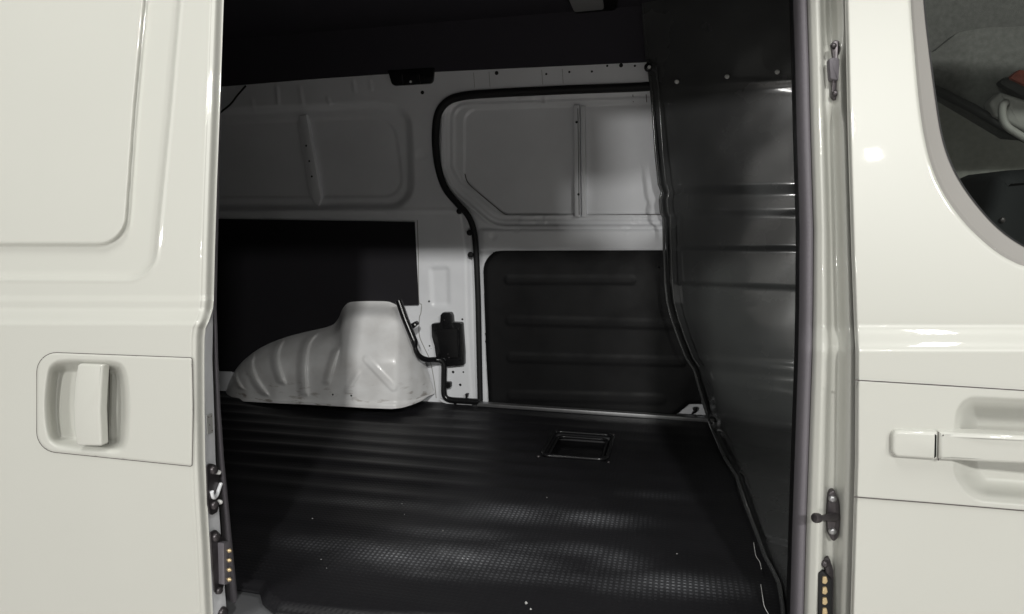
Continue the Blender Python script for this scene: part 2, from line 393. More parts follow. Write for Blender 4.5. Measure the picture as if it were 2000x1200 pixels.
# seam down the pillar edge
ribbon('panel_seam', crv([(815, 430), (817, 500), (818, 585), (823, 595), (822, 612), (819, 622), (819, 655), (829, 680), (840, 705), (848, 745), (852, 778)], 5), YW, 1.6, GREYTR, side, .001)
tube('loose_cable', [P(x, y, YW-.06) for x, y in crv([(410, 240), (432, 219), (450, 204), (464, 186), (480, 168)], 6)], .004, RUBBER, side, 6)

# ------------------------------------------------------------------ far sliding door, seen from inside
gx = np.arange(846, 1420, 2.6); gy = np.arange(150, 850, 2.6); px, py = np.meshgrid(gx, gy)
YD = YW+.03
W1 = rp([(866, 188, 45), (1340, 172, 5), (1340, 441, 5), (965, 441, 60), (886, 372, 55), (866, 330, 40)])
W2 = rp([(908, 214, 25), (1340, 198, 5), (1340, 419, 5), (985, 419, 14), (906, 352, 12)])
s1, _, _ = sdp(W1, px, py); s2, _, _ = sdp(W2, px, py)
Yd = np.full(px.shape, YD)
Yd -= ss(9, 3, s1)*ss(-3, 2, s1)*.010
Yd += ss(2, -3, s1)*.012 + ss(-9, -12, s1)*.006 - ss(-14, -17, s1)*.004 + ss(-20, -23, s1)*.006
Yd += ss(1.2, -1.6, s2)*.007
Yd -= ss(445, 452, py)*.018*ss(930, 945, px)
Yd += ss(486, 500, py)*.02
for x0, x1 in ((1015, 1045), (1060, 1068), (1235, 1250)):
    Yd -= ss(x0-1, x0+1, px)*ss(x1+1, x1-1, px)*ss(422, 424, py)*ss(437, 435, py)*.004
    Yd -= ss(x0-1, x0+1, px)*ss(x1+1, x1-1, px)*ss(188, 190, py)*ss(204, 202, py)*.004
for cx, cy in ((963, 462), (1008, 449), (1222, 449)): Yd += ss(9, 4, np.hypot(px-cx, (py-cy)))*.003
fdoor = gridmesh('far_sliding_door', PA(px, py, Yd), INWHITE, van)
slab('panel_rib', [(1120, 206), (1131, 205), (1133.5, 424), (1122, 424)], YD-.004, .03, INWHITE, fdoor, .003)
slab('panel_rib', [(1134, 208), (1142, 207), (1145, 424), (1136, 424)], YD+.006, .03, INWHITE, fdoor, .003)
slab('rib_slot', [(1128, 212), (1129.3, 212), (1132, 420), (1130.6, 420)], YD-.0045, .01, RUBBER, fdoor)
for x, y in ((1126, 239), (1130, 380)): stud('hole_plug', P(x, y, YD-.004), .005, .001, RUBBER, fdoor)
ribbon('panel_gap_shade', [(945, 447), (1000, 446.5), (1330, 444)], YD+.003, 3.0, GAP, fdoor, .003)
ribbon('panel_gap_shade', [(990, 420.5), (1118, 420.5)], YD+.019, 1.7, GAP, fdoor, .004)
ribbon('panel_gap_shade', [(1147, 420.5), (1330, 419)], YD+.019, 1.7, GAP, fdoor, .004)
ribbon('panel_gap_shade', crv([(908, 340), (914, 357), (935, 377), (965, 402), (985, 418), (1000, 420.5)], 5), YD+.019, 1.5, GAP, fdoor, .004)
for x in (1236, 1262): ribbon('panel_seam', [(x, 184), (x+1, 200)], YD+.02, 1.4, GAP, fdoor, .006)

# lower trim on the far door, notch at its foot for the white bracket
tp = rp([(944, 488, 42), (1290, 486), (1420, 486), (1420, 825), (1384, 822), (1374, 788, 4), (1345, 788, 6), (1316, 812), (1316, 817), (956, 792, 3), (951, 700)], 8)
TRY = YD-.012
gx = np.arange(938, 1424, 2.6); gy = np.arange(480, 830, 2.6); px, py = np.meshgrid(gx, gy)
px, py, keep = holegrid(px, py, [(tp, True)], 2.6)
Yt = np.full(px.shape, TRY)
for x0, x1, y0, hh in ((985, 1243, 547, 11), (988, 1330, 626, 12), (990, 1340, 698, 12), (992, 1300, 772, 13)):
    sl = ip(px, [985, 1340], [0, 9]) if y0 > 600 else 0
    q = np.hypot(np.maximum(np.maximum(x0+8-px, px-(x1-8)), 0)*1.2, (py-y0-sl))
    Yt -= ss(hh, hh*.3, q)*.0032
s, _, _ = sdp(tp, px, py); Yt += ss(-7, 0, s)*.006
dtrim = gridmesh('door_trim_panel', PA(px, py, Yt), TRIM, van, keep, .006)
for x, y in ((953, 553), (953, 602), (957, 667), (957, 714), (1047, 497), (1162, 497), (1279, 496)):
    stud('rivet', P(x, y, TRY+.001), .007, .004, TRIM, dtrim)
stud('fixing_pin', P(1287.5, 522, TRY), .0085, .006, PINWH, dtrim)
tube('scratch', [P(x, y, TRY-.0005) for x, y in ((1076, 651), (1086, 676), (1098, 699))], .0009, GREYTR, dtrim, 5)
slab('door_bracket', rp([(1300, 800), (1400, 800), (1400, 830), (1300, 830)]), YD, .01, INWHITE, van, .002)
bl = slab('bracket_catch', rp([(1352, 797, 2), (1363, 796, 2), (1362, 804, 2), (1349, 812, 1), (1354, 803, 1)]), TRY-.004, .012, BPLAS, van, .001)
slab('sill_strip', [(932, 787.5), (1100, 799.5), (1395, 819), (1395, 826), (1100, 806), (932, 794)], 1.575, .03, ALU, van, .001)
# jamb beside the trim (white metal edge between seal and trim) is the far door itself

# rear board
slab('rear_trim_board', [(340, 427), (420, 428), (700, 432), (809, 434), (817, 596), (770, 597), (640, 640), (470, 727), (340, 727)], YW-.012, .008, BOARD, van)
slab('wall_rail', rp([(340, 722, 2), (452, 727, 4), (480, 800, 4), (340, 800, 2)]), YW-.02, .04, INWHITE, van, .004)

# ------------------------------------------------------------------ wheel arch
tops = crv([(436, 774), (441, 762), (449, 742), (462, 720), (482, 699), (512, 678), (555, 660), (600, 648), (635, 640), (652, 633), (662, 620), (669, 604), (680, 592), (700, 589), (730, 588.5), (754, 589), (766, 592), (778, 600), (792, 624), (805, 650), (820, 682), (832, 712), (841, 740), (849, 768)], 8)
bots = [(436, 776), (446, 781), (470, 784), (520, 787), (600, 790.5), (660, 794), (720, 797.5), (765, 799), (785, 797), (805, 791), (822, 784), (836, 775), (849, 769)]
tx = np.array([t[0] for t in tops]); ty = np.array([t[1] for t in tops]); bx = [b[0] for b in bots]; by = [b[1] for b in bots]
us = np.linspace(436.5, 848.5, 190); vv = np.linspace(0, 1, 90)
U, V = np.meshgrid(us, vv); T = ip(U, tx, ty); B = ip(U, bx, by); py = T+(B-T)*V; px = U
endp = ip(U, [436, 450, 480, 540, 640, 740, 775, 800, 825, 840, 849], [0, .3, .62, .88, 1, 1, .93, .72, .38, .12, 0])
dome = np.power(np.clip(1-(1-np.clip(V/.62, 0, 1))**2.0, 0, 1), .75)
hump = ss(600, 725, U)*ss(830, 755, U)
hh = np.clip((py-ip(U, [600, 650, 670, 700, 800], [700, 660, 640, 632, 640]))/50, 0, 1)
PR = .235
Ya = YW-.012-PR*endp*(dome*(1-hump)+hump*(.52*ss(0, .16, V)+.48*ss(.10, .62, V)))
for _ in range(14):
    Ya[1:-1, 1:-1] = (Ya[1:-1, 1:-1]*2+Ya[:-2, 1:-1]+Ya[2:, 1:-1]+Ya[1:-1, :-2]+Ya[1:-1, 2:])/6
def rib(line, wd, hgt):
    """pressed rib: soft on its left, sharp on its right"""
    global Ya
    l = sorted(line, key=lambda q: q[1]); yl = [q[1] for q in l]
    dx = px-ip(py, yl, [q[0] for q in l]); e = ss(yl[0]-4, yl[0]+10, py)*ss(yl[-1]+3, yl[-1]-8, py)
    Ya = Ya-ss(-wd, -wd*.25, dx)*ss(2.6, -1.2, dx)*hgt*e
rib(crv([(463, 716), (462, 735), (472, 755), (480, 762)]), 13, .012)
rib(crv([(497, 690), (494, 715), (505, 745), (526, 774)]), 20, .014)
rib(crv([(556, 660), (544, 690), (547, 720), (558, 752)]), 20, .014)
rib(crv([(622, 650), (606, 670), (599, 700), (598, 735), (601, 775)]), 22, .015)
rib(crv([(663, 680), (655, 705), (642, 752)]), 18, .011)
rib([(706, 725), (680, 770)], 14, .008)
Ya = Ya-ss(9, 5, sdl([(716, 702), (768, 757)], px, py))*.004
Ya -= ss(.93, .97, V)*.010*endp
arch = gridmesh('wheel_arch', PA(px, py, Ya), ARCHM, van)
for x, y in ((650, 771), (686, 773)): stud('hole_plug', P(x, y, float(Ya[min(89, int(.9*89)), int(np.argmin(abs(us-x)))])-.002), .004, .001, RUBBER, arch)

# ------------------------------------------------------------------ box, hose on the pillar
vb = slab('vent_box', rp([(842, 633, 3), (859, 631, 2), (860, 616, 4), (864, 611, 3), (880, 611, 4), (883, 618, 3), (884, 630, 1), (902, 631, 4), (906, 690, 3), (906, 714, 3), (873, 717, 2), (868, 700), (851, 698), (848, 676, 6), (843, 658, 6)]), YW-.03, .028, BPLAS, van, .003)
slab('box_face', rp([(852, 645, 3), (892, 642, 3), (895, 700, 3), (862, 700, 3), (856, 672, 4)]), YW-.036, .008, TRIM, vb, .002)
slab('box_rail', rp([(895, 640, 1), (899, 640, 1), (902, 705, 1), (897, 705, 1)]), YW-.036, .01, BPLAS, vb, .001)
for x, y in ((868, 626), (895, 643), (875, 692), (877, 699)): stud('box_screw', P(x, y, YW-.037), .003, .003, DMET, vb)
hose_px = crv([(779, 588), (790, 620), (803, 652), (809, 668), (812, 684), (820, 697), (834, 703), (850, 703), (862, 705), (867, 714), (867, 740), (867, 766), (870, 776), (879, 781), (905, 783), (936, 785)], 6)
hose = tube('drain_hose', [P(x, y, YW-float(ip(x, [779, 812, 830, 850, 866], [.11, .135, .10, .05, .035]))) for x, y in hose_px], [ip(i, [0, 18, 22, 30, 90], [.0155, .0155, .010, .0122, .0132]) for i in range(len(hose_px))], BPLAS, van, 10)
slab('hose_clip', rp([(797, 636, 3), (812, 627, 4), (816, 634, 3), (804, 645, 3)]), YW-.10, .02, BPLAS, hose, .002)
stud('clip_hole', P(810.5, 634.5, YW-.101), .004, .001, PINWH, hose)
slab('hose_clip', rp([(868, 747, 2), (880, 747, 3), (880, 758, 3), (868, 760, 2)]), YW-.03, .02, BPLAS, hose, .002)
slab('hose_clip', rp([(884, 783, 2), (894, 783, 2), (891, 790, 2), (886, 790, 2)]), YW-.04, .02, BPLAS, hose, .001)
slab('hose_clip', rp([(908, 770, 1), (914, 770, 1), (912, 778, 1), (909, 778, 1)]), YW-.03, .02, BPLAS, hose, .001)
slab('pillar_foot', rp([(855, 778, 3), (872, 786, 6), (922, 787, 1), (922, 792, 1), (876, 790, 4), (862, 786, 4)]), YW-.028, .02, INWHITE, van, .002)

# ------------------------------------------------------------------ bulkhead
Lc = [(1256, -20), (1258, 10), (1262, 60), (1266, 105), (1272, 150), (1277, 200), (1284, 300), (1290, 360), (1296, 376), (1292, 390), (1294, 415), (1299, 425), (1300, 486), (1302, 552), (1306, 590), (1314, 622), (1327, 660), (1343, 700), (1358, 722), (1366, 750), (1378, 790), (1392, 835), (1402, 858), (1416, 890), (1430, 914), (1440, 928), (1462, 995), (1482, 1046), (1496, 1085), (1514, 1118), (1524, 1140), (1532, 1185), (1536, 1260)]
Rv = {-20: -44, 10: -10, 60: 42, 105: 88, 150: 132, 200: 182, 300: 294, 360: 360, 376: 373, 390: 388, 415: 413, 425: 424, 486: 486, 552: 563, 590: 604, 622: 640, 660: 684, 700: 722, 722: 750, 750: 780, 790: 822, 835: 866, 858: 888, 890: 925, 914: 950, 928: 966, 995: 1030, 1046: 1073, 1085: 1110, 1118: 1142, 1140: 1165, 1185: 1210, 1260: 1290}
def bl_depth(x, y):
    if y <= 820: return 1.575
    return min(1.575, PZ(x, y, .012)[1])
lx = [p[0] for p in Lc]; ly = [p[1] for p in Lc]
vy = np.concatenate([np.linspace(-20, 1260, 338)])
Lx = ip(vy, ly, lx); Lr = ip(vy, ly, [Rv[y] for y in ly]); Ld = np.array([bl_depth(x, y) for x, y in zip(Lx, vy)])
k_ = np.ones(9)/9; Ld = np.convolve(np.pad(Ld, 4, 'edge'), k_, 'valid')
drop = ip(vy, [0, 600, 830, 1000, 1260], [.15, .15, .15, .10, .05])
uu = np.linspace(0, 1.35, 60)
step = (ss(358, 384, vy)*.020+ss(408, 428, vy)*.010+ss(479, 492, vy)*.014-ss(549, 556, vy)*.016+ss(686, 704, vy)*.008+ss(714, 746, vy)*.020
        - ss(852, 872, vy)*.018+ss(910, 924, vy)*.014-ss(1040, 1054, vy)*.018-ss(172, 186, vy)*.006)
UU, VV = np.meshgrid(uu, np.arange(len(vy)))
Lx2 = Lx[:, None]; px = Lx2+(1585-Lx2)*UU; py = vy[:, None]+(Lr-vy)[:, None]*UU
edge = np.exp(-(UU/.05)**2)
Yb = Ld[:, None]-drop[:, None]*(1.95*UU-.56*UU*UU) - step[:, None]*ss(0, .15, UU)+ edge*.0
Yb += ip(py, [10, 60, 150, 180, 366, 600, 1300], [0, .004, .015, .015, .046, .070, .070])
Yb += .0012*np.sin(px*.045+py*.021)*np.sin(py*.033+1.2+px*.011)*ss(0, .2, UU)
bulk = gridmesh('bulkhead', PA(px, py, Yb), BULK, van)
tube('bulkhead_rim', [P(x-3, y, d+.006) for x, y, d in zip(Lx[4:], vy[4:], Ld[4:])], [max(.004, ip(y, [0, 600, 800, 1260], [.0055, .0055, .006, .005])) for y in vy[4:]], BULK, bulk, 8)
rim2 = [(x+11, y, d-.03) for x, y, d in zip(Lx, vy, Ld) if 130 < y < 720]
tube('rim_bead', [P(*q) for q in rim2], .003, BULK, bulk, 8)
for x, y in ((1322, 160), (1420, 150), (1518, 141)):
    u = (x-1275)/(1585-1275); stud('fixing_pin', P(x, y, 1.575-.15*(1.95*u-.56*u*u)-.016), .0075, .008, PINWH, bulk, (-.5, -.85, 0))
stud('edge_bolt', P(1266, 132, 1.55), .016, .012, BPLAS, bulk); stud('bolt_head', P(1268, 131, 1.535), .006, .005, PINWH, bulk)
# turned-up mat edge beside the bulkhead foot
tube('edge_trim_wire', [P(x, y, PZ(x, y, .02)[1]) for x, y in crv([(1472, 1060), (1476, 1085), (1484, 1098), (1487, 1112)], 4)], .0008, PINWH, bulk, 5)
tube('edge_trim_wire', [P(x, y, PZ(x, y, .02)[1]) for x, y in crv([(1486, 1142), (1490, 1170), (1493, 1185), (1502, 1202)], 4)], .0008, PINWH, bulk, 5)

# ------------------------------------------------------------------ floor mat
def near_edge(X):
    return ip(X, [-1.4, -1.0, -.90, -.87, -.82, -.72, -.60, -.45, -.2, .3], [.115, .115, .11, .075, .047, .05, .06, .085, .10, .12])
nX, nY = 420, 300
xs = np.linspace(-2.35, .30, nX); ts = np.linspace(0, 1, nY)
XX, TT = np.meshgrid(xs, ts); Yn = near_edge(XX); YY = Yn+(1.64-Yn)*TT
XX = np.where(XX > -.2, -.2+(XX+.2)*(.462-.072*YY)/.50, XX)
rng = np.random.RandomState(3)
def waves(X, Y, n, fx, fy):
    z = np.zeros_like(X)
    for _ in range(n):
        z += np.sin(X*rng.uniform(*fx)+Y*rng.uniform(*fy)+rng.uniform(0, 6.3))
    return z/n
zr = .5+.5*np.sin(2*math.pi*YY/.105+.5*waves(XX, YY, 3, (.5, 2), (0, 2)))
amp = ss(-.15, -.75, XX)*ss(.5, .9, YY)*.85+.15
ZZ = zr**1.5*.0075*amp + waves(XX, YY, 7, (1, 6), (4, 22))*.0045 + waves(XX, YY, 5, (3, 9), (10, 30))*.0015
tr = np.maximum(np.abs(XX+.325)-.105, np.abs(YY-1.19)-.125)
ZZ = ZZ*ss(-.02, .08, tr)-ss(.004, -.008, tr)*.03
ZZ -= ss(.03, 0, YY-Yn)*.012
matpts = np.stack([XX, YY, ZZ-.004], -1)
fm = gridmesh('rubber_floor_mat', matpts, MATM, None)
painted_glint = np.zeros(XX.shape)  # mask of reflection streaks painted onto the mat as lighter patches
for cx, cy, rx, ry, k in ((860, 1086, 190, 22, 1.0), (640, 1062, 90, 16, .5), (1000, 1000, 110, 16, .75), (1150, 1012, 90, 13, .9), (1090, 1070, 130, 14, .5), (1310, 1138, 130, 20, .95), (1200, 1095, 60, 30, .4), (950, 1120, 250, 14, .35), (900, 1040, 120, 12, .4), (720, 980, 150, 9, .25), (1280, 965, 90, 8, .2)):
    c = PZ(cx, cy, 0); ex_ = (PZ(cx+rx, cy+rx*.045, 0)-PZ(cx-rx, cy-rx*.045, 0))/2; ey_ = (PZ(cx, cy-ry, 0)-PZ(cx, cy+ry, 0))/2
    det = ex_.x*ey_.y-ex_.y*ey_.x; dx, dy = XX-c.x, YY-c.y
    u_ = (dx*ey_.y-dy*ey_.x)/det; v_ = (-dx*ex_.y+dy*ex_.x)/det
    painted_glint = np.maximum(painted_glint, k*np.exp(-(u_**2+v_**2)*1.2))
painted_glint = np.clip(painted_glint*(1+.5*waves(XX, YY, 5, (8, 30), (10, 60))), 0, 1)
att = fm.data.attributes.new('painted_glint', 'FLOAT', 'POINT'); att.data.foreach_set('value', painted_glint.ravel().astype(np.float32))
fm['label'] = 'black ribbed rubber mat covering the load floor of the van'; fm['category'] = 'floor mat'
md = fm.modifiers.new('thickness', 'SOLIDIFY'); md.thickness = .005; md.offset = -1
slp = box('sill_step', (-1.3, .012, -.10), (.42, .30, -.028), SILLM, van, .008)

# tie-down tray in the floor
tr_ = box('tie_down_tray', (-.425, 1.07, -.033), (-.225, 1.31, -.027), BPLAS, van, .002)
def rrect(x0, x1, y0, y1, z, r):
    pts = []
    for cx, cy, a0 in ((x1-r, y1-r, 0), (x0+r, y1-r, 90), (x0+r, y0+r, 180), (x1-r, y0+r, 270)):
        for k in range(7):
            a = math.radians(a0+90*k/6); pts.append((cx+r*math.cos(a), cy+r*math.sin(a), z))
    pts.append(pts[0]); return pts
tube('tray_rim', rrect(-.437, -.213, 1.062, 1.322, .001, .03), .007, BPLAS, tr_, 10, False)
tube('tray_rim', rrect(-.418, -.232, 1.085, 1.300, -.010, .025), .006, BPLAS, tr_, 10, False)
for x, y in ((-.445, 1.05), (-.205, 1.045), (-.43, 1.335), (-.215, 1.33)): stud('tray_screw', (x, y, .0), .006, .004, DMET, tr_, (0, 0, 1))

# ------------------------------------------------------------------ near sliding door
YS = -.062
ex = [(437.5, -260), (437, 0), (430, 200), (424, 350), (420, 480), (417.5, 585), (416, 602), (410, 622), (401.5, 642), (399.5, 660), (399, 700), (399.5, 800), (401, 900), (405, 985), (410, 1070), (416, 1200), (424, 1420)]
eyy = [e[1] for e in ex]; exx = [e[0] for e in ex]
def ysd(x, y): return YS+yb(y, 600, 637)
gy = np.concatenate([np.arange(-260, 560, 3.4), np.arange(560, 660, 2.2), np.arange(660, 1420, 4.5)])
cu = np.concatenate([np.linspace(0, .52, 50, endpoint=False), np.linspace(.52, .93, 165, endpoint=False), np.linspace(.93, 1, 44)])
CU, py = np.meshgrid(cu, gy); XE = ip(py, eyy, exx); px = -520+(XE+520)*CU
Ys = ysd(px, py)
inner = rp([(-600, -300, 20), (278, -300, 20), (284, -22, 55), (262, 210), (243, 479, 58), (-600, 479, 20)], 10)
outer = rp([(-600, -330, 20), (352, -330, 20), (350, 0), (331, 220), (309, 440), (300, 544, 82), (-600, 540, 20)], 10)
si, _, _ = sdp(inner, px, py); so, _, _ = sdp(outer, px, py)
Ys += ss(4, -5, so)*.012 - ss(3.5, -3.5, si)*.012
Ys -= ss(-14, -2, so)*ss(10, 2, so)*.0018
Ys -= ss(576, 590, py)*ss(640, 606, py)*.003
re = XE-px
Ys += ss(24, 0, re)**1.6*.020 + ss(27, 21, re)*.003
cov = rp([(72, 688, 38), (374.5, 699.5, 3), (376.5, 800), (374.5, 911, 3), (72, 880, 40)], 8)
cov_in = rp([(76, 692, 36), (371, 703.5, 3), (373, 800), (371, 907, 3), (76, 876, 38)], 8)
px, py, keep = holegrid(px, py, [(cov_in, False)], 3.4)
sdoor = gridmesh('sliding_door', PA(px, py, Ys), WHITE, van, keep)
# handle cover with cup
gx = np.arange(66, 382, 1.8); gy = np.arange(682, 918, 1.8); px, py = np.meshgrid(gx, gy)
px, py, keep = holegrid(px, py, [(cov, True)], 1.8)
cpt = [(92, 735), (101, 713), (124, 704), (180, 705), (226, 708), (244, 724), (251, 770), (251, 830), (246, 868), (231, 883), (190, 881), (140, 877), (108, 871), (93, 850), (87, 795)]
cup = crv(cpt[-1:]+cpt+cpt[:2], 5)[5:-6]
sc, _, _ = sdp(cup, px, py); s0, _, _ = sdp(cov, px, py)
Yc = ysd(px, py)-.003
Yc += ss(3, -4, sc)*.004+ss(-1, -24, sc)*.042 + ss(-3, 0, s0)*.002
Yc -= ss(355, 376, px)*.000
hc = gridmesh('handle_cover', PA(px, py, Yc), WHITE, sdoor, keep)
ribbon('gap_shade', cov+[cov[0]], lambda x, y: float(ysd(x, y)), 2.2, GAP, sdoor, .0012)  # dark strip standing in for the shadow in the cover gap
hb = slab('pull_handle', rp([(151, 711, 6), (200, 713, 4), (197, 760), (195, 800), (198, 872, 4), (150, 871, 6), (144, 840), (142, 790), (145, 745)], 4), YS-.006, .017, WHITE, sdoor, .0042, 4)
ribbon('handle_gap', [(214, 722), (213, 790), (211, 868)], YS+.027, 1.4, GAP, sdoor, .003)
# shut face of the door
fr = [(-260, 440), (600, 417), (622, 416), (700, 414.5), (800, 418), (900, 421), (1000, 428), (1100, 435), (1200, 443), (1420, 452)]
gy = np.arange(-260, 1420, 8.0); A = ip(gy, eyy, exx); Bx = ip(gy, [f[0] for f in fr], [f[1] for f in fr])
ya = ysd(0, gy)+.022; rows = []
for t, dy in ((0, 0), (.06, .003), (.10, .006), (.55, .024), (1, .045)):
    rows.append(PA(A+(Bx-A)*t, gy, ya+dy))
shut = gridmesh('door_shut_face', np.stack(rows, 1), INWHITE, sdoor)
def onshut(x, y, off=0.0):
    a = ip(y, eyy, exx); b_ = ip(y, [f[0] for f in fr], [f[1] for f in fr]); t = (x-a)/(b_-a)
    return P(x, y, float(ysd(0, y)+.022+.045*np.clip(t, 0, 1.3)-off))
def shutplate(name, pts, mt, th=.004, par=None):
    a = [onshut(x, y, .0) for x, y in pts]; nrm = Vector((1, 0, 0)); n = len(a)
    v = [p+nrm*.001 for p in a]+[p+nrm*th for p in a]
    f = [tuple(range(n))[::-1], tuple(range(n, 2*n))]+[(i, (i+1) % n, n+(i+1) % n, n+i) for i in range(n)]
    return fixn(autosmooth(mesh(name, v, f, mt, par or sdoor), 30))
shutplate('door_sticker', rp([(401.5, 812, 1), (413, 806, 2), (414.5, 845, 2), (404, 849, 1)], 3), STICK, .002)
for x, y in ((405, 815), (410, 813), (412, 841), (407, 830)): stud('sticker_mark', onshut(x, y), .0015, .004, GAP, sdoor, (1, 0, 0), 6)
shutplate('latch_plate', rp([(401, 912, 2), (406, 905, 4), (416, 907, 3), (424, 925, 3), (425, 985, 4), (421, 1000, 4), (408, 1008, 4), (403, 985)], 3), DMET, .004)
tube('latch_claw', [onshut(x, y)+Vector((.008, 0, 0)) for x, y in crv([(425, 944), (421, 955), (416, 968), (410, 971), (407, 960)], 4)], .004, INWHITE, sdoor, 8)
for x, y in ((412, 917), (414, 986)): stud('latch_bolt', onshut(x, y)+Vector((.003, 0, 0)), .010, .010, DMET, sdoor, (1, -.3, 0))
for x, y in ((420, 922), (423, 980)): stud('bolt_head', onshut(x, y)+Vector((.006, 0, 0)), .005, .008, PINWH, sdoor, (1, -.3, 0))
shutplate('contact_plate', rp([(408, 1040, 4), (418, 1034, 4), (428, 1044, 3), (434, 1055, 2), (435, 1140, 3), (432, 1150, 3), (417, 1162, 4), (412, 1100)], 3), DMET, .004)
shutplate('contact_block', rp([(422, 1060, 1), (433, 1056, 1), (435, 1137, 1), (424, 1141, 1)], 2), GRUB, .018)
stud('contact_bolt', onshut(417, 1048)+Vector((.003, 0, 0)), .010, .010, DMET, sdoor, (1, -.3, 0))
stud('contact_bolt', onshut(424, 1153)+Vector((.003, 0, 0)), .008, .008, DMET, sdoor, (1, -.3, 0))
for i in range(4):
    q = onshut(434, 1069+i*18.6)+Vector((.014, -.008, 0))
    tube('contact_pin', [q, q+Vector((.010, -.002, 0)), q+Vector((.0105, -.002, 0)), q+Vector((.016, -.003, 0))], [.0025, .0025, .0048, .002], GOLD, sdoor, 8)
stud('lower_bolt', onshut(432, 1196)+Vector((.002, 0, 0)), .012, .010, DMET, sdoor, (1, -.3, 0))

# body seal at the rear edge of the opening
sl = [(600, 418, 10), (640, 420, 9), (700, 421, 10), (800, 425, 12), (900, 431, 14), (1000, 440, 16), (1100, 448, 19), (1200, 457, 22), (1300, 464, 24)]
gy = np.arange(-120, 1300, 10.0); rows = []
for t, dy in ((-.6, .03), (-.5, .012), (-.25, 0), (0, -.004), (.25, 0), (.45, .012), (.5, .03), (.5, .09)):
    c = ip(gy, [-120]+[s_[0] for s_ in sl], [436]+[s_[1] for s_ in sl]); w_ = ip(gy, [-120]+[s_[0] for s_ in sl], [6]+[s_[2] for s_ in sl])
    rows.append(PA(c+w_*t, gy, .062+yb(gy, 600, 637)+dy))
gridmesh('opening_seal', np.stack(rows, 1), GRUB, van)

# ------------------------------------------------------------------ door pillar at the front of the opening
pl = [(-260, 1574), (0, 1577), (120, 1581), (250, 1584), (450, 1590), (600, 1589), (700, 1587), (900, 1580), (1050, 1575), (1200, 1571), (1420, 1562)]
pr = [(-260, 1644), (0, 1650), (270, 1656), (500, 1663), (632, 1668), (690, 1671), (900, 1670), (1000, 1667), (1200, 1661), (1420, 1650)]
def pxl(y): return ip(y, [p[0] for p in pl], [p[1] for p in pl])
def pxr(y): return ip(y, [p[0] for p in pr], [p[1] for p in pr])
gy = np.arange(-260, 1420, 4.0); tt = np.linspace(-.05, 1.12, 70); TTt, py = np.meshgrid(tt, gy)
L0 = pxl(py); px = L0+(pxr(py)-L0)*TTt
prof = ip(TTt, [-.05, 0, .06, .24, .36, .42, .62, .72, .78, .90, 1.0, 1.12], [.10, .078, .066, .056, .060, .076, .082, .066, .050, .044, .052, .09])
pad = ss(85, 120, py)*ss(255, 200, py)
prof -= pad*ss(.35, .5, TTt)*ss(.95, .8, TTt)*.012
pad2 = ss(120, 40, py); prof += pad2*ss(.3, .5, TTt)*ss(1.0, .85, TTt)*.012
Yp = prof+yb(py, 632, 690)
kk = np.array([.25, .5, .25])
for _ in range(5): Yp[:, 1:-1] = kk[0]*Yp[:, :-2]+kk[1]*Yp[:, 1:-1]+kk[2]*Yp[:, 2:]
pillar = gridmesh('door_pillar', PA(px, py, Yp), WHITE, van)
def ypil(x, y):
    t = (x-pxl(y))/(pxr(y)-pxl(y))
    return float(ip(t, [0, .24, .42, .62, .78, 1], [.072, .058, .066, .070, .058, .066])+yb(y, 632, 690)-(.012 if 100 < y < 230 and .4 < t < .9 else 0))
# rubber edge along the pillar
rows = []
gy = np.arange(-260, 1420, 8.0)
for dx, dy in ((-30, .16), (-26, .125), (-23, .10), (-16, .085), (-8, .078), (-2, .080), (1, .095)):
    rows.append(PA(pxl(gy)+dx, gy, dy+yb(gy, 632, 690)))
gridmesh('opening_seal', np.stack(rows, 1), GRUB, van)
rows = []
for dx, dy in ((-36, .30), (-33, .18), (-27, .135)):
    rows.append(PA(pxl(gy)+dx, gy, dy+yb(gy, 632, 690)))
gridmesh('pillar_trim', np.stack(rows, 1), TRIM, van)
# buffer
def pplate(name, poly, mt, off, th, bev=.0015): return slab(name, rp(poly, 4), lambda x, y: ypil(x, y)-off, th, mt, pillar, bev)
bz = ypil(1630, 140)
pplate2 = lambda name, poly, y0, mt, off, th, bev=.0015: slab(name, rp(poly, 4), y0-off, th, mt, pillar, bev)
pplate2('buffer_plate', [(1624, 84, 3), (1631, 78, 4), (1640, 80, 4), (1641, 150, 3), (1640, 190, 5), (1632, 198, 5), (1624, 188, 4), (1627, 150, 2), (1627, 110, 2)], bz, DMET, .006, .012)
pplate2('buffer_block', [(1619, 115, 4), (1626, 112, 3), (1640, 114, 3), (1640, 152, 3), (1636, 157, 3), (1622, 155, 4)], bz, GRUB, .016, .02, .003)
stud('buffer_bolt', P(1628, 90, bz-.008), .005, .005, DMET, pillar); stud('buffer_bolt', P(1631, 183, bz-.008), .0055, .005, DMET, pillar)
# striker
sy = ypil(1629, 1010)
pplate2('striker_plate', [(1616, 990, 12), (1619, 962, 8), (1630, 957, 9), (1640, 980, 14), (1643, 1015, 20), (1638, 1052, 10), (1628, 1062, 8), (1618, 1045, 10), (1615, 1015, 10)], sy, DMET, .007, .012, .004)
tube('striker_pin', [P(1628, 1010, sy-.006), P(1616, 1011.5, sy-.022), P(1602, 1012, sy-.036), P(1597, 1012, sy-.042)], [.009, .0055, .0042, .0042], DMET, pillar, 12)
tube('striker_head', [P(1598, 1012, sy-.041), P(1593, 1012, sy-.047), P(1590, 1012, sy-.050)], [.0082, .0085, .006], DMET, pillar, 14)
for x, y in ((1626, 975), (1626, 1038)): stud('striker_screw', P(x, y, sy-.008), .0065, .004, ALU, pillar)
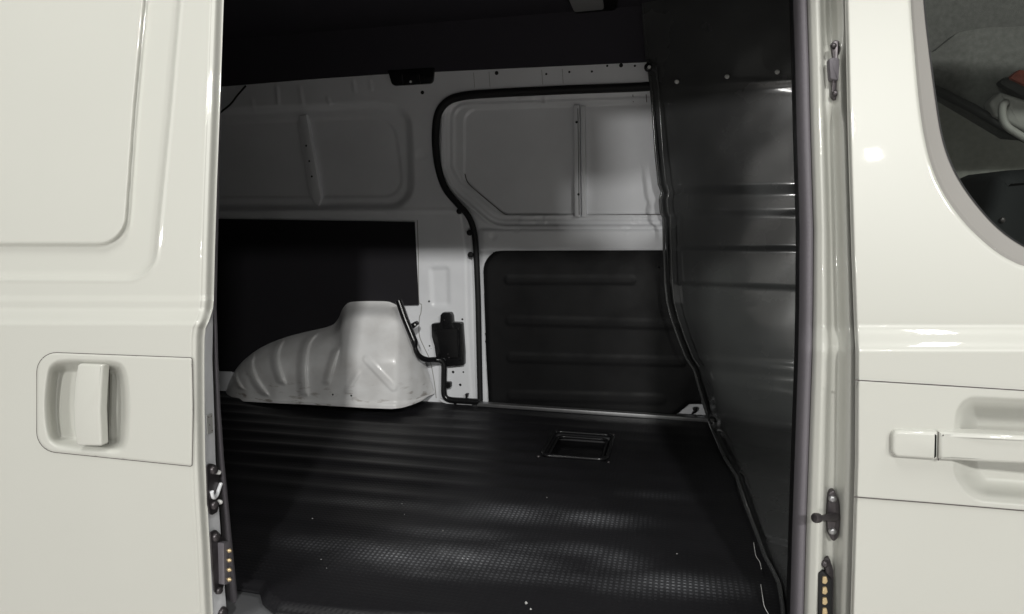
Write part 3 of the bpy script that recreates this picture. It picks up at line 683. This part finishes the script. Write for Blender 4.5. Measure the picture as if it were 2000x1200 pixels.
# contact block
cy_ = ypil(1614, 1150)
pplate2('contact_plate', [(1605, 1098, 4), (1612, 1091, 5), (1621, 1092, 5), (1628, 1115, 6), (1628, 1230, 4), (1606, 1230, 4), (1612, 1112, 3)], cy_, DMET, .006, .012)
pplate2('contact_block', [(1599, 1121, 4), (1607, 1116, 4), (1615, 1124, 3), (1626, 1135, 3), (1626, 1240, 3), (1599, 1240, 3)], cy_, RUBBER, .016, .016, .002)
for i in range(5): slab('contact_pad', rp([(1607, 1128+i*20.5, 2), (1615, 1127+i*20.5, 3), (1617, 1137+i*20.5, 3), (1613, 1142+i*20.5, 3), (1606, 1140+i*20.5, 2)], 3), cy_-.0195, .006, GOLD, pillar, .0012)
stud('contact_bolt', P(1611, 1101, cy_-.009), .0065, .006, DMET, pillar)

# ------------------------------------------------------------------ front door
win = crv([(1779, -120), (1781, 0), (1789, 110), (1798, 205), (1808, 270), (1822, 325), (1845, 377), (1880, 427), (1920, 468), (1962, 500), (2010, 521), (2080, 536), (2180, 545), (2320, 550), (2500, 552), (2650, 552)], 6)+[(2650, -120)]
wi = crv([(1802, -120), (1805, 0), (1817, 110), (1829, 200), (1839, 260), (1853, 308), (1876, 355), (1908, 400), (1945, 441), (1985, 472), (2030, 494), (2090, 506), (2180, 513), (2300, 516), (2500, 518), (2630, 518)], 6)+[(2630, -120)]
def yfd(x, y): return yb(y, 632, 690)
gy = np.concatenate([np.arange(-260, 600, 3.2), np.arange(600, 720, 2.2), np.arange(720, 1000, 2.6), np.arange(1000, 1420, 5)])
cu = np.concatenate([np.linspace(0, .036, 26, endpoint=False), np.linspace(.036, .36, 170, endpoint=False), np.linspace(.36, 1, 90)])
CU, py = np.meshgrid(cu, gy); XL = pxr(py); px = XL+(2800-XL)*CU
px, py, keep = holegrid(px, py, [(win, False)], 3.0)
Yf = yfd(px, py)
Yf += ss(10, 0, px-pxr(py))**2*.010
sw, _, _ = sdp(win, px, py); Yf += ss(9, 0, sw)**2*.006
fcup = rp([(1866, 840, 8), (1872, 812, 30), (1895, 784, 40), (1935, 776, 30), (2200, 786, 30), (2200, 996, 30), (1935, 980, 34), (1893, 958, 40), (1870, 925, 30), (1861, 900, 8)], 8)
fcup = rp([(1868, 800, 40), (1890, 776, 50), (2200, 790, 60), (2200, 1000, 60), (1900, 978, 60), (1864, 930, 50), (1862, 870)], 10)
sf, _, _ = sdp(fcup, px, py); Yf += ss(3, -5, sf)*.004+ss(0, -48, sf)*.045
gt = ip(px, [1668, 2000, 2340, 2800], [742.5, 763, 784, 812]); gb = ip(px, [1668, 2000, 2340, 2800], [971, 998, 1026, 1064])
Yf -= ss(gt-1, gt+2, py)*ss(gb+2, gb-1, py)*.0018
fdr = gridmesh('front_door', PA(px, py, Yf), WHITE, van, keep)
ribbon('gap_shade', [(1668, 742.5), (1834, 752.5), (2000, 763), (2340, 784), (2800, 812)], lambda x, y: float(yfd(x, y))-.0015, 2.1, GAP, fdr, .001)  # shadow line of the panel gap, laid on as a dark strip
ribbon('gap_shade', [(1668, 971), (1834, 984), (2000, 998), (2340, 1026), (2800, 1064)], lambda x, y: float(yfd(x, y))-.0015, 2.1, GAP, fdr, .001)
# window reveal
n = len(win); wv = []
wl = crv(win[1:-2], 1); 
i0 = np.linspace(0, 1, 140)
def resample(line, k):
    a = np.array(line, float); d = np.concatenate([[0], np.cumsum(np.hypot(*np.diff(a, axis=0).T))]); t = np.linspace(0, d[-1], k)
    return np.stack([np.interp(t, d, a[:, 0]), np.interp(t, d, a[:, 1])], 1)
ro = resample([p for p in win if p[0] < 2649], 160); ri = resample([p for p in wi if p[0] < 2629], 160)
rows = []
for t, dy in ((-.06, .0035), (.0, .0045), (.05, .009), (.15, .0115), (.85, .015), (.97, .017), (1, .022)):
    q = ro+(ri-ro)*t; rows.append(PA(q[:, 0], q[:, 1], yfd(q[:, 0], q[:, 1])+dy))
gridmesh('window_bezel', np.stack(rows, 1), BEZEL, fdr)
ribbon('window_seal', [tuple(p) for p in ri], lambda x, y: float(yfd(x, y))+.016, 3, RUBBER, fdr, .0005)
gl = [(x, y) for x, y in wi]
slab('window_glass', [tuple(p) for p in ri]+[(2640, 518), (2640, -120)], lambda x, y: float(yfd(x, y))+.019, .004, GLASS, fdr)
# handle
slab('handle_cap', rp([(1743, 842, 12), (1833, 845, 3), (1831.5, 899, 3), (1743, 893, 14)], 6), -.012, .022, WHITE, fdr, .005, 4)
hy = lambda x, y: -.012-.012*float(ss(1835, 1960, x))
slab('door_handle', rp([(1835, 845, 3), (1870, 847), (1920, 849), (2010, 853), (2180, 862, 20), (2180, 925, 20), (2010, 908), (1920, 904), (1870, 901), (1834, 899, 3)], 6), hy, .026, WHITE, fdr, .006, 4)
ribbon('handle_gap', [(1833.5, 844), (1834, 872), (1832.5, 900)], -.004, 2.6, GAP, fdr, .004)

# ------------------------------------------------------------------ cab seen through the window
box('cab_rear_lining', (.75, 1.30, .2), (2.6, 1.33, 1.45), GREEN, van)
slab('cab_roof_lining', [(1740, -190), (2900, -160), (2900, 60), (2000, 118), (1915, 122), (1885, 128), (1825, 178), (1740, 210)], .75, .05, DARKCAB, van)
slab('cab_roof_shelf', rp([(1740, 120), (1825, 100), (1872, 62, 20), (1930, 52), (2900, 20), (2900, 330), (1975, 268), (1835, 185), (1740, 137)]), .60, .05, DARKCAB, van, .004)
tube('shelf_edge', [P(x, y, .585) for x, y in ((1760, 140), (1832, 178), (1900, 212), (1965, 250), (2040, 290), (2200, 360))], .010, RUBBER, van, 8)
slab('pillar_lining', rp([(1932, 200, 12), (1956, 180, 8), (2010, 196), (2300, 300), (2300, 380), (2060, 288), (1988, 250, 8), (1944, 226, 10)]), .56, .03, CABGREY, van, .008, 3)
slab('lamp_surround', rp([(1950, 162, 5), (1966, 150, 5), (2100, 178), (2300, 240), (2300, 290), (2020, 200)]), .545, .02, RUBBER, van, .003)
slab('red_lens', rp([(1972, 152, 3), (1992, 136, 4), (2200, 160), (2200, 210), (2005, 168)]), .535, .02, RED, van, .003)
tube('grab_handle', [P(x, y, d) for x, y, d in crv([(1964, 200, .55), (1958, 208, .52), (1958, 228, .50), (1966, 246, .49), (1985, 260, .49), (2030, 286, .49), (2120, 330, .49), (2150, 330, .54)], 6)], .0075, CABGREY, van, 10)
st = slab('cab_seat', rp([(1905, 440, 30), (1935, 400), (1945, 345, 22), (1975, 332, 20), (2120, 322, 30), (2420, 336), (2420, 700), (1850, 700)], 6), .52, .22, SEATM, van, .03, 4)
stud('seat_button', P(1958, 430, .515), .006, .004, DMET, van)

# ------------------------------------------------------------------ crumbs on the mat
v = []; f = []
for x, y, r in ((785, 984, .0028), (610, 1013, .0018), (790, 1005, .0016), (1027, 1178, .004), (1036, 1190, .003), (1068, 972, .002), (1322, 1082, .0018), (627, 1093, .0014), (638, 1110, .0013), (865, 1037, .0014)):
    c = PZ(x, y, .008)
    for k in range(6):
        d = [Vector(q) for q in ((1, 0, 0), (-1, 0, 0), (0, 1, 0), (0, -1, 0), (0, 0, 1), (0, 0, -1))][k]; v.append(c+d*r*random.uniform(.5, 1.3))
    b0 = len(v)-6
    f += [(b0+a, b0+b_, b0+c_) for a, b_, c_ in ((0, 2, 4), (2, 1, 4), (1, 3, 4), (3, 0, 4), (2, 0, 5), (1, 2, 5), (3, 1, 5), (0, 3, 5))]
db = mesh('crumbs', v, f, STICK, None, False); db['kind'] = 'stuff'; db['label'] = 'pale crumbs and grit scattered on the black rubber mat'; db['category'] = 'debris'
